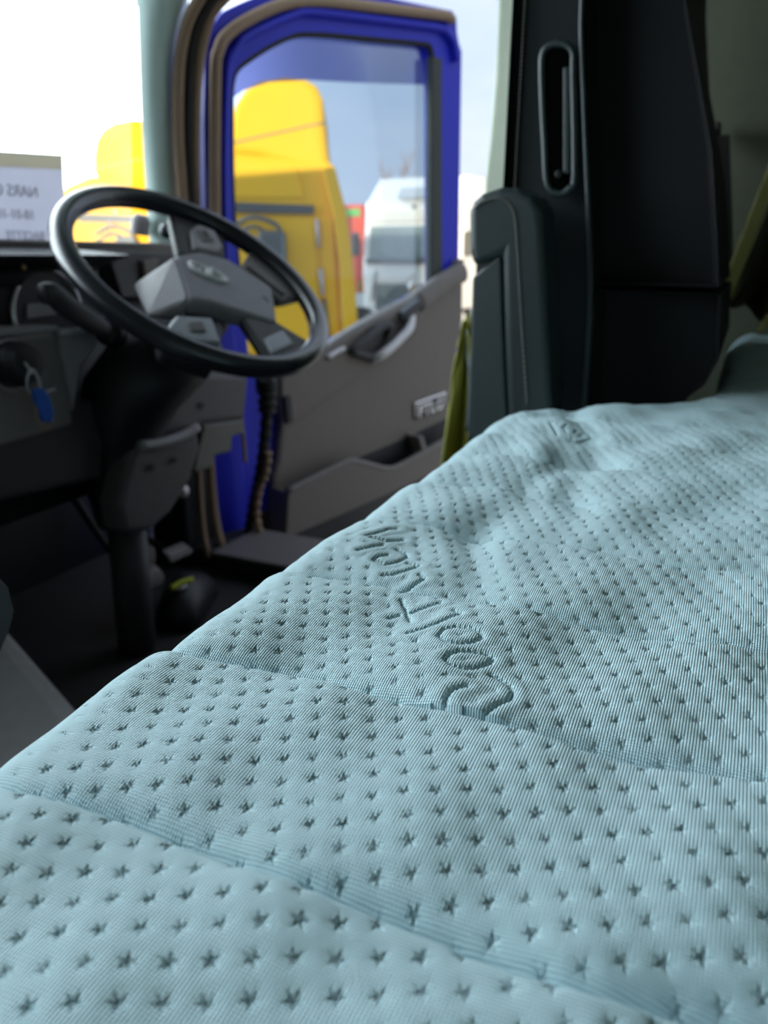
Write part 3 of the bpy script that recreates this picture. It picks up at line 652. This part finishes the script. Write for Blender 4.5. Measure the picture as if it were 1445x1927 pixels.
# instrument cluster
FC = .96
obj('cluster_hood', prism([(.66, FC-.06, .70), (.66, 1.09, .715), (.66, 1.09, .58), (.66, FC+.02, .585), (.66, FC+.02, .68)], (.36, 0, 0)), M_black, db, bevel=.008)
cf = obj('cluster_face', prism([aF(-60, 540, FC), aF(190, 545, FC), aF(195, 640, FC), aF(-60, 660, FC)], (0, .02, 0)), M_dark, db, bevel=.002)
gc = aF(92, 592, FC-.012)
def arc(r, a0, a1, n=16): return [gc+Vector((r*math.cos(q), 0, r*1.02*math.sin(q))) for q in np.linspace(math.radians(a0), math.radians(a1), n)]
obj('gauge_ring', tube(arc(.064, 138, 212), .0036, 8), M_chrome, db, smooth=True)
obj('gauge_ring', tube(arc(.064, 8, 72), .0036, 8), M_chrome, db, smooth=True)
obj('gauge_dial', lathe([(.060, 0), (.060, .004), (.0, .0041)], axisM(gc+Vector((0, .006, 0)), (0, -1, 0)), 32), M_dark, db)
obj('display_screen', prism([aF(52, 572, FC-.014), aF(88, 570, FC-.014), aF(118, 590, FC-.014), aF(52, 600, FC-.014)], (0, .004, 0)), M_lgrey, db, bevel=.001)
obj('warning_lamp', lathe([(.004, 0), (.004, .002)], axisM(aF(44, 503, .90), (0, -1, 0)), 10), mat('amber_lamp', (.25, .13, .02), .5), db)
# grey fascia below the cluster
obj('fascia_ledge', prism([aF(-60, 622, .90), aF(110, 612, .90), aF(112, 624, .90), aF(-60, 640, .90)], (0, .06, 0)), M_lgrey, db, bevel=.003)
obj('fascia', prism([aF(-60, 646, .89), aF(104, 624, .89), aF(135, 740, .89), aF(140, 800, .89), (.60, .89, .45)], (0, .06, 0)), M_grey, db, bevel=.008)
obj('fascia_side', prism([aF(108, 620, .895), aF(178, 618, .895), aF(186, 650, .895), aF(155, 690, .895), aF(140, 780, .895)], (0, .05, 0)), M_lgrey, db, bevel=.006)
obj('fascia_ledge_highlight', tube([aF(112, 626, .89), aF(150, 622, .89), aF(178, 617, .89)], .005, 8), M_silver, db, smooth=True)  # silver tube stands in for the bright highlight along the ledge end
obj('lower_fascia', prism([aF(-60, 790, .90), aF(140, 745, .90), aF(200, 760, .90), aF(195, 900, .90), aF(-60, 960, .90)], (0, .06, 0)), M_dark, db, bevel=.01)
ig = lathe([(.030, 0), (.030, .02), (.024, .034), (.012, .036)], axisM(aF(20, 685, .885), (0, -1, .05)), 24)
igo = obj('ignition_lock', ig, M_black, db, smooth=False)
obj('lock_bezel', tube([aF(20, 688, .882)+Vector((.033*math.cos(q), 0, .033*math.sin(q))) for q in np.linspace(0, 2*math.pi, 24, endpoint=False)], .0025, 8, True), M_lgrey, db, smooth=True)
obj('side_vent', prism([aF(200, 470, 1.00), aF(330, 478, 1.00), aF(330, 560, 1.00), aF(230, 560, 1.00)], (0, .04, 0)), M_dark, db, bevel=.004)
obj('mirror_switch', prism([aF(270, 490, .99), aF(300, 486, .99), aF(290, 530, .99), aF(275, 530, .99)], (0, .02, 0)), M_panel2, db, bevel=.003)
# keys
ks = empty('key_bunch', aF(62, 720, .84), 'ignition key on a ring with a blue plastic tag', 'keys')
obj('key_ring', tube([aF(62, 718, .84)+Vector((.010*math.cos(q), .002*math.sin(q*2), .016*math.sin(q))) for q in np.linspace(0, 2*math.pi, 20, endpoint=False)], .0016, 8, True), M_silver, ks, smooth=True)
obj('key_link', tube(smooth_path([aF(46, 682, .85), aF(52, 690, .845), aF(60, 704, .84)], 4), .0018, 8), M_silver, ks, smooth=True)
obj('key_tag', prism([aF(62, 734, .835), aF(82, 728, .835), aF(94, 745, .835), aF(104, 778, .835), aF(98, 795, .835), aF(82, 793, .835), aF(72, 770, .835)], (0, .006, 0)), M_bluefob, ks, bevel=.002)
obj('tag_loop', tube(smooth_path([aF(68, 755, .838), aF(72, 800, .838), aF(88, 806, .838), aF(96, 790, .838)], 5), .0018, 8), M_rubber, ks, smooth=True)
obj('key_blade', prism([aF(84, 736, .836), aF(104, 730, .836), aF(105, 734, .836), aF(86, 741, .836)], (0, .003, 0)), M_silver, ks)

# sheet of paper propped against the windscreen
FP = 1.16
pp = empty('paper_sheet', aF(60, 458, FP), 'printed sheet of paper standing on the dashboard against the windscreen', 'paper')
c4 = [aF(-150, 275, FP), aF(118, 291, FP), aF(125, 452, FP), aF(-150, 453, FP)]
c4a = [c4[0].lerp(c4[3], .17), c4[1].lerp(c4[2], .17)]
obj('sheet', prism([c4a[0], c4a[1], c4[2], c4[3]], (0, .0012, 0)), M_paper, pp)
obj('sheet_top_strip', prism([c4[0], c4[1], c4a[1], c4a[0]], (0, .0014, 0)), M_paperb, pp)
for s, px, py, h in [('NARS O', 30, 360, .026), ('18-01-10', 30, 404, .022), ('BACETTE', 48, 444, .020)]:
    c = aF(px, py, FP-.003)
    Mt = Matrix.Translation(c) @ Matrix.Rotation(math.pi/2, 4, 'X')
    obj('print_line', text_mesh(s, h, .0003, Mt, mirror=True) if False else text_mesh(s, h, .0003, Mt @ Matrix.Scale(-1, 4, (1, 0, 0))), M_ink, pp)

# ================================================================== FOOTWELL, CONSOLE
TA, TB = aZ(26, 1182, .20), aZ(98, 1262, .20); TA.z = TB.z = 0
tn = empty('engine_tunnel', (.35, .8, 0), 'grey carpeted engine tunnel at the lower left of the cab', 'tunnel')
obj('tunnel_cover', prism([(-.4, .22, 0), (.30, .22, 0), TB+(TB-TA)*1.0, TB, TA, TA+(TA-TB)*1.2, (-.4, TA.y+.3, 0)], (0, 0, .20)), M_tunnel, tn, bevel=.03)
gp = obj('passenger_console', prism([aF(-120, 1000, .42), aF(-10, 1075, .42), aF(18, 1105, .42), aF(30, 1150, .42), aF(22, 1185, .42), aF(0, 1235, .42), aF(-120, 1240, .42)], (0, .25, 0)), M_dark, bevel=.003)
tag(gp, 'dark rounded console edge above the grey tunnel at far left', 'console')
def pedal(name, px, F, w, label):
    P = [aF(x, y, F) for x, y in px]
    e = empty(name, P[0], label, 'pedal')
    pd = obj('pedal_plate', prism(P, (0, .02, .01)), M_grey, e, bevel=.006)
    ctr = sum(P, Vector())/len(P)
    obj('pedal_arm', tube(smooth_path([ctr+Vector((0, .02, .0)), ctr+Vector((.0, .10, .03)), ctr+Vector((-.02, .18, .16))], 5), .008, 8), M_black, e, smooth=True)
    return e
pedal('brake_pedal', [(276, 1085), (300, 1068), (312, 1085), (308, 1103), (280, 1112)], 1.00, .06, 'grey brake pedal beside the column post')
pedal('accelerator_pedal', [(315, 1045), (355, 1028), (368, 1040), (322, 1062)], 1.08, .06, 'grey accelerator pedal near the door sill')
ob = obj('linkage_knob', lathe([(.006, 0), (.015, .006), (.016, .018), (.008, .026)], axisM(aF(333, 925, 1.02), (0, -1, .3)), 14), M_silver, smooth=True); tag(ob, 'small silver linkage knob under the column cover', 'knob')
sh = empty('work_shoe', aZ(350, 1130, 0), 'black shoe with yellow trim lying on the cab floor', 'shoe')
c = aZ(352, 1125, 0.03)
rg = []
for i, (s_, w, h) in enumerate([(-.13, .03, .03), (-.10, .044, .06), (-.04, .048, .085), (.03, .046, .07), (.09, .048, .05), (.13, .035, .035), (.145, .012, .02)]):
    q0 = c+Vector((.72, .30, 0)).normalized()*s_*.75
    sd_ = Vector((.30, -.72, 0)).normalized()
    rg.append([Vector((q0.x, q0.y, 0))+sd_*w*math.cos(q)+Vector((0, 0, max(0, h*math.sin(q)+.01))) for q in np.linspace(0, 2*math.pi, 14, endpoint=False)])
obj('shoe_upper', loft(rg), M_black, sh, smooth=True)
obj('yellow_trim', tube(smooth_path([aZ(322, 1108, .085), aZ(340, 1097, .09), aZ(362, 1090, .09)], 4), .006, 8), mat('yellow_trim_cloth', (.55, .55, .05), .7), sh, smooth=True)
obj('pale_stripe', tube([aZ(334, 1110, .08), aZ(352, 1102, .08)], .004, 8), M_silver, sh, smooth=True)

# ================================================================== HI-VIS, SEAT BELT, CURTAIN
hv = empty('hi_vis_jacket', aL(860, 820, 1.33), 'yellow-green hi-vis jacket hanging between the seat and the door', 'jacket')
Lp = smooth_path([aL(874, 605, 1.36), aL(866, 650, 1.36), aL(856, 700, 1.36), (aL(848, 760, 1.36)), aL(839, 850, 1.36), aL(836, 900, 1.36)], 6)
Rp = smooth_path([aL(886, 590, 1.36), aL(892, 650, 1.36), aL(900, 700, 1.36), aL(905, 760, 1.36), aL(905, 850, 1.36), aL(905, 900, 1.36)], 6)
def hvf(u, v):
    i = v*(len(Lp)-1); a = Lp[int(i)]; b = Rp[int(i)]
    p = a.lerp(b, u); return p+Vector((-.018*math.sin(u*9+v*2)*(.3+v)-.008*math.sin(u*21+v*7), 0, 0))
obj('jacket_cloth', sheet(hvf, 24, len(Lp)-1), M_hivis, hv, smooth=True, solid=.004)
def tpf(u, v):
    p = hvf(.55+.22*u+.1*v, .12+.6*v); return p+Vector((-.006, 0, 0))
obj('reflective_band', sheet(tpf, 6, 16), M_reflect, hv, smooth=True, solid=.002)

sb = empty('seat_belt', aL(1347, 245, 1.46), 'seat belt with pale anchor on the dark wall behind the seat', 'seat belt')
obj('belt_anchor', prism([aL(1330, 228, 1.45), aL(1357, 228, 1.45), aL(1354, 262, 1.45), aL(1338, 262, 1.45)], (.03, 0, 0)), M_dark, sb, bevel=.004)
obj('anchor_plate', prism([aL(1338, 234, 1.445), aL(1350, 234, 1.445), aL(1346, 256, 1.445), aL(1340, 256, 1.445)], (.01, 0, 0)), M_silver, sb, bevel=.002)
bs = smooth_path([aL(1345, 255, 1.44), aL(1347, 330, 1.43), aL(1350, 420, 1.41), aL(1352, 520, 1.39)], 5)
obj('belt_webbing', loft([[p+Vector((0, -.022, 0)), p+Vector((0, .022, 0)), p+Vector((.0025, .022, 0)), p+Vector((.0025, -.022, 0))] for p in bs]), M_rubberk, sb)

cu_ = empty('bunk_curtain', aL(1400, 590, 1.38), 'olive bunk curtain with yellowish hem pulled back at the right', 'curtain')
T0, T1 = aL(1470, 270, 1.36), aL(1357, 562, 1.36)
B0, B1 = aL(1760, 300, 1.36), aL(1520, 640, 1.36)
def cuf(u, v):
    p = T0.lerp(T1, v).lerp(B0.lerp(B1, v), u); return p+Vector((.03*math.sin(u*22+v*1.5)*(1-.3*v), 0, -.006*math.sin(u*16)))
obj('curtain_cloth', sheet(cuf, 40, 14), M_olive, cu_, smooth=True, solid=.003)
hp = [T0.lerp(T1, k/10) for k in range(11)]
wv_ = Vector((0, -.014, 0))
obj('curtain_hem', loft([[p+Vector((-.012, .006, 0)), p+Vector((-.012, -.006, -.004))+wv_*.6, p+Vector((.0, -.006, -.004))+wv_*.6, p+Vector((.0, .006, 0))] for p in hp]), M_band, cu_, bevel=.003)
obj('curtain_tie', prism([aL(1443, 588, 1.34), aL(1455, 590, 1.34), aL(1432, 626, 1.34), aL(1422, 622, 1.34)], (.006, 0, 0)), M_band, cu_, bevel=.002)

# ================================================================== OUTSIDE: TRUCKS, TREES
def yprism(name, prof, x0, x1, m, par, bevel=.05, seg=4): return obj(name, prism([(x0, y, z) for y, z in prof], (x1-x0, 0, 0)), m, par, bevel=bevel, seg=seg)
def yellow_truck(corner, head, label):
    # own frame: origin at the rear corner of the near side, x = across (away from the viewer), y = forward, z = height above the eye line datum
    e = empty('yellow_truck', (corner[0], corner[1], 0), label, 'truck', 'yellow trucks parked outside the door', rot=(0, 0, head)); e['local'] = 1
    def P(name, prof, x0, x1, m, bevel=.05, seg=4):
        o = obj(name, prism([(x0, y, z) for y, z in prof], (x1-x0, 0, 0)), m, None, bevel=bevel, seg=seg); o.parent = e; return o
    def Q(name, bm, m, **k):
        o = obj(name, bm, m, None, **k); o.parent = e; return o
    P('cab_body', [(.05, -.45), (.07, 1.14), (.12, 1.66), (1.25, 1.74), (1.62, 1.60), (1.92, 1.10), (2.04, .2), (2.04, -.45)], 0, 2.4, M_yellow, .08)
    P('roof_fairing', [(.12, 1.46), (.17, 1.72), (.20, 2.05), (.21, 2.26), (.27, 2.38), (.38, 2.44), (.60, 2.46), (.86, 2.42), (1.02, 2.34), (1.13, 2.20), (1.19, 2.0), (1.22, 1.72), (.9, 1.70), (.6, 1.62)], .02, 2.35, M_yellow, .10)
    o = Q('side_deflector', prism([(-.16, y, z) for y, z in [(-.16, -.45), (-.09, .60), (-.02, 1.14), (.10, 1.60), (.22, 1.57), (.12, 1.10), (.06, .60), (.01, -.45)]], (.20, 0, 0)), M_yellow, bevel=.02)
    P('side_panel', [(.08, -.3), (.13, 1.08), (.27, 1.10), (.22, -.3)], -.04, .05, M_yellow, .012)
    P('cab_door', [(.26, -.35), (.33, 1.08), (1.7, 1.10), (1.9, .3), (1.9, -.35)], -.03, .05, M_yellow, .012)
    P('gutter_strip', [(.33, 1.12), (.33, 1.21), (1.45, 1.25), (1.45, 1.14)], -.05, .05, M_ydark, .01)
    P('upper_locker', [(.42, 1.28), (.50, 1.60), (1.2, 1.68), (1.2, 1.28)], -.02, .05, M_yellow, .02)
    P('fairing_seam', [(.19, 2.02), (.19, 2.035), (1.19, 1.83), (1.19, 1.815)], .012, .03, M_ydark, 0)
    Q('grab_rail', tube([(-.06, .30, 1.07), (-.07, .285, .78)], .022, 8), M_silver, smooth=True)
    Q('grab_rail', tube([(-.06, .275, .56), (-.07, .25, .28)], .026, 8), M_silver, smooth=True)
    Q('grab_rail', tube([(-.06, .245, .24), (-.07, .20, -.25)], .024, 8), M_ydark, smooth=True)
    Q('mirror_housing', box((-.16, .78, .62), (.14, .30, .66)), M_ydark, bevel=.05)
    Q('mirror_glass', box((-.20, .66, .66), (.08, .02, .5)), M_glassd, bevel=.005)
    Q('mirror_arm', tube(smooth_path([(-.02, 1.25, .98), (-.16, .98, 1.08), (-.2, .72, 1.00), (-.16, .68, .85)], 5), .025, 8), M_ydark, smooth=True)
    Q('mirror_arm', tube(smooth_path([(-.02, 1.25, .88), (-.16, .98, .99), (-.16, .82, .90)], 5), .02, 8), M_ydark, smooth=True)
    P('windscreen', [(1.66, 1.52), (1.95, 1.02), (2.04, .35), (2.07, .35), (1.98, 1.04), (1.70, 1.54)], .15, 2.25, M_glassd, 0)
    P('bumper', [(1.5, -1.05), (1.5, -.45), (2.12, -.45), (2.12, -1.05)], .0, 2.4, M_yellow, .05)
    P('chassis', [(-4.0, -.75), (-4.0, -.50), (1.9, -.50), (1.9, -.75)], .75, 1.65, M_ydark, .02)
    for yy in (1.0, -2.2, -3.4):
        for xx in (.02, 2.08):
            Q('wheel', lathe([(.2, 0), (.48, .02), (.50, .06), (.50, .24), (.48, .28), (.2, .3)], axisM((xx, yy, -.90), (1, 0, 0)), 24), M_rubberk)
    return e
yellow_truck(aL(648, 400, 8.0), math.radians(27), 'yellow truck cab seen through the open door window')
yellow_truck(aL(345, 400, 9.4), math.radians(27), 'second yellow truck standing further forward, seen through the windscreen')
yellow_truck(aL(456, 400, 13.0), math.radians(27), 'third yellow truck, mostly hidden behind the door frame')

def white_truck(x0, y0, y1, label, lamps=False):
    e = empty('white_truck', (x0, (y0+y1)/2, -1.4), label, 'truck', 'white trucks at the back of the yard')
    q = lambda t: y0+(y1-y0)*t
    obj('cab_body', prism([(x0, 0+y0, -.55), (x0-.05, y0, .5), (x0+.1, y0, 1.42), (x0+.15, y0, 1.95), (x0+2.2, y0, 1.95), (x0+2.2, y0, -.55)], (0, y1-y0, 0)), M_wtruck, e, bevel=.08)
    obj('roof_cap', prism([(x0+.05, q(.02), 1.42), (x0-.02, q(.02), 1.75), (x0+.25, q(.04), 1.98), (x0+1.0, q(.06), 2.50), (x0+2.1, q(.06), 2.55), (x0+2.1, q(.02), 1.42)], (0, (y1-y0)*.95, 0)), M_wtruck, e, bevel=.08)
    obj('windscreen', prism([(x0-.06, q(.06), .58), (x0+.04, q(.07), 1.36), (x0+.04, q(.93), 1.36), (x0-.06, q(.94), .58)], (.03, 0, 0)), M_glassd, e, bevel=.02)
    for t in (.3, .62): obj('wiper', tube([(x0-.09, q(t), .6), (x0-.03, q(t+.22), .74)], .015, 6), M_ydark, e)
    obj('scuttle', box2((x0-.12, q(.05), .50), (x0, q(.95), .62)), M_ydark, e, bevel=.02)
    rs = obj('roof_sign', prism([(x0-.02, q(.28), 1.96), (x0-.0, q(.32), 2.20), (x0, q(.62), 2.20), (x0-.02, q(.66), 1.96)], (.4, 0, 0)), mat('grey_roof_lamp', (.42, .47, .56), .4), e, bevel=.03)
    obj('horn_mark', lathe([(.05, 0), (.05, .04)], axisM((x0-.0, q(.48), 1.78), (-1, 0, 0)), 12), M_ydark, e)
    obj('grille', box2((x0-.10, q(.14), -.60), (x0+.1, q(.86), .04)), M_ydark, e, bevel=.03)
    for k in range(4): obj('grille_bar', box2((x0-.13, q(.17), -.50+k*.14), (x0-.09, q(.83), -.45+k*.14)), M_glassd, e)
    em = obj('star_emblem', lathe([(.14, 0), (.14, .03), (.12, .04)], axisM((x0-.14, q(.45), -.06), (-1, 0, 0)), 20), M_chrome, e)
    obj('corner_panel', prism([(x0-.1, q(.86), .35), (x0-.1, q(.99), .35), (x0-.1, q(.97), -.35), (x0-.1, q(.90), -.35)], (.2, 0, 0)), M_wtruck, e, bevel=.03)
    obj('bumper', box2((x0-.2, q(0), -1.0), (x0+.3, q(1), -.62)), M_wtruck, e, bevel=.05)
    for t in (-.06, 1.06): obj('mirror', box((x0-.1, q(t), .95), (.12, .2, .55)), M_ydark, e, bevel=.04)
    for t in (.12, .88):
        obj('wheel', lathe([(.2, -.14), (.48, -.12), (.50, .0), (.48, .12), (.2, .14)], axisM((x0+.9, q(t), -.90), (0, 1, 0)), 20), M_rubberk, e)
    if lamps:
        for t in (.2, .5, .8): obj('beacon', lathe([(.12, 0), (.12, .2), (.06, .3)], axisM((x0+.5, q(t), 2.05+.2), (0, 0, 1)), 12), M_orange, e)
    return e
white_truck(18.0, 6.15, 8.75, 'white truck facing the cab, framed by the door window')
white_truck(21.0, 3.9, 6.5, 'white truck with orange roof beacons beyond the open door edge', True)
rt = empty('red_trailer', (20, 10.5, -1.4), 'red tipper body with green stripe behind the yellow truck', 'trailer')
obj('tipper_body', box2((20, 9.75, -.3), (22.5, 14.5, 2.0)), M_red, rt, bevel=.05)
obj('green_stripe', box2((19.95, 9.8, 1.70), (20.02, 14.4, 1.88)), M_green, rt)
obj('lower_stripe', box2((19.95, 9.8, -.25), (20.02, 14.4, .05)), M_green, rt)
for k in range(6): obj('side_rib', box2((19.88, 9.85+k*.9, -.3), (20.02, 9.98+k*.9, 1.65)), M_red, rt, bevel=.01)
for yy in (10.6, 12.0, 13.4): obj('wheel', lathe([(.2, 0), (.48, .02), (.50, .06), (.50, .24), (.48, .28), (.2, .3)], axisM((20.1, yy, -.90), (1, 0, 0)), 20), M_rubberk, rt)

def tree(x, y, h, seed, label):
    r_ = random.Random(seed); e = empty('bare_tree', (x, y, -1.4), label, 'tree', 'bare winter trees behind the yard')
    obj('trunk', tube([(x, y, -1.4), (x+.1, y, -1.4+h*.3), (x, y+.1, -1.4+h*.62), (x+.1, y+.1, -1.4+h)], lambda t: .22*(1-t)+.02, 7), M_bark, e, smooth=True)
    bm = bmesh.new()
    def br(p, d, l, w, dep):
        q = p+d*l; b2 = tube([p, (p+q)/2+Vector((r_.uniform(-.1, .1),)*3)*l*.4, q], lambda t: w*(1-.6*t), 4)
        me_ = bpy.data.meshes.new('t'); b2.to_mesh(me_); b2.free(); bm.from_mesh(me_); bpy.data.meshes.remove(me_)
        if dep > 0:
            for _ in range(3):
                d2 = (d+Vector((r_.uniform(-.6, .6), r_.uniform(-.6, .6), r_.uniform(0, .5)))).normalized()
                br(p.lerp(q, r_.uniform(.4, 1)), d2, l*.62, w*.5, dep-1)
    for k in range(9):
        z = -1.4+h*(.3+.65*k/9); a = r_.uniform(0, 6.28)
        br(Vector((x, y, z)), Vector((math.cos(a)*.7, math.sin(a)*.7, .8)).normalized(), h*.22*(1.2-k/12), .07, 2)
    obj('branches', bm, M_bark, e)
for i, (x, y, h, lb) in enumerate([(44, 18.5, 7.6, 'bare tree rising behind the white truck roof'), (46, 20.6, 7.2, 'bare tree between the yellow truck and the white truck'), (42, 11.6, 8.6, 'tall bare tree beside the pale door pillar'), (45, 13.0, 7.8, 'bare tree just right of the blue door edge'), (47, 16.6, 6.8, 'low bare tree above the white truck')]):
    tree(x, y, h, 11+i, lb)

# ================================================================== details that belong to a part
SUB = {'emblem_left': 'centre_pad', 'emblem_right': 'centre_pad', 'emblem_bar': 'centre_pad', 'pad_slot': 'centre_pad', 'button': 'button_pod', 'button_mark': 'button_pod',
       'edge_stitching': 'backrest_cushion', 'belt_slot_bezel': 'backrest_cushion', 'belt_slot': 'backrest_cushion', 'side_piping': 'backrest_cushion', 'slot_guide': 'backrest_cushion', 'slot_screw': 'backrest_cushion',
       'armrest_stitching': 'armrest_pad', 'armrest_core': 'armrest_pad', 'screw': 'lower_cover', 'cover_ledge_highlight': 'lower_cover', 'stalk_collar': 'control_stalk', 'far_stalk_knob': 'far_stalk',
       'gauge_ring': 'cluster_face', 'gauge_dial': 'cluster_face', 'display_screen': 'cluster_face', 'lock_bezel': 'ignition_lock', 'mirror_glass': 'mirror_housing',
       'grille_bar': 'grille', 'star_emblem': 'grille', 'wiper': 'windscreen', 'beacon': 'roof_cap', 'roof_sign': 'roof_cap', 'fairing_seam': 'roof_fairing', 'side_rib': 'tipper_body', 'green_stripe': 'tipper_body', 'lower_stripe': 'tipper_body',
       'anchor_plate': 'belt_anchor', 'reflective_band': 'jacket_cloth', 'curtain_hem': 'curtain_cloth', 'print_line': 'sheet', 'yellow_trim': 'shoe_upper', 'pale_stripe': 'shoe_upper', 'pull_handle': 'grip_recess', 'grip_bowl': 'grip_recess', 'switch_pod': 'grip_recess'}
base = lambda o: o.name.split('.')[0]
for o in list(bpy.data.objects):
    if o.type == 'MESH' and o.parent is not None and base(o) in SUB:
        for c_ in o.parent.children:
            if base(c_) == SUB[base(o)]:
                o.parent = c_; o.matrix_parent_inverse = Matrix.Identity(4); break
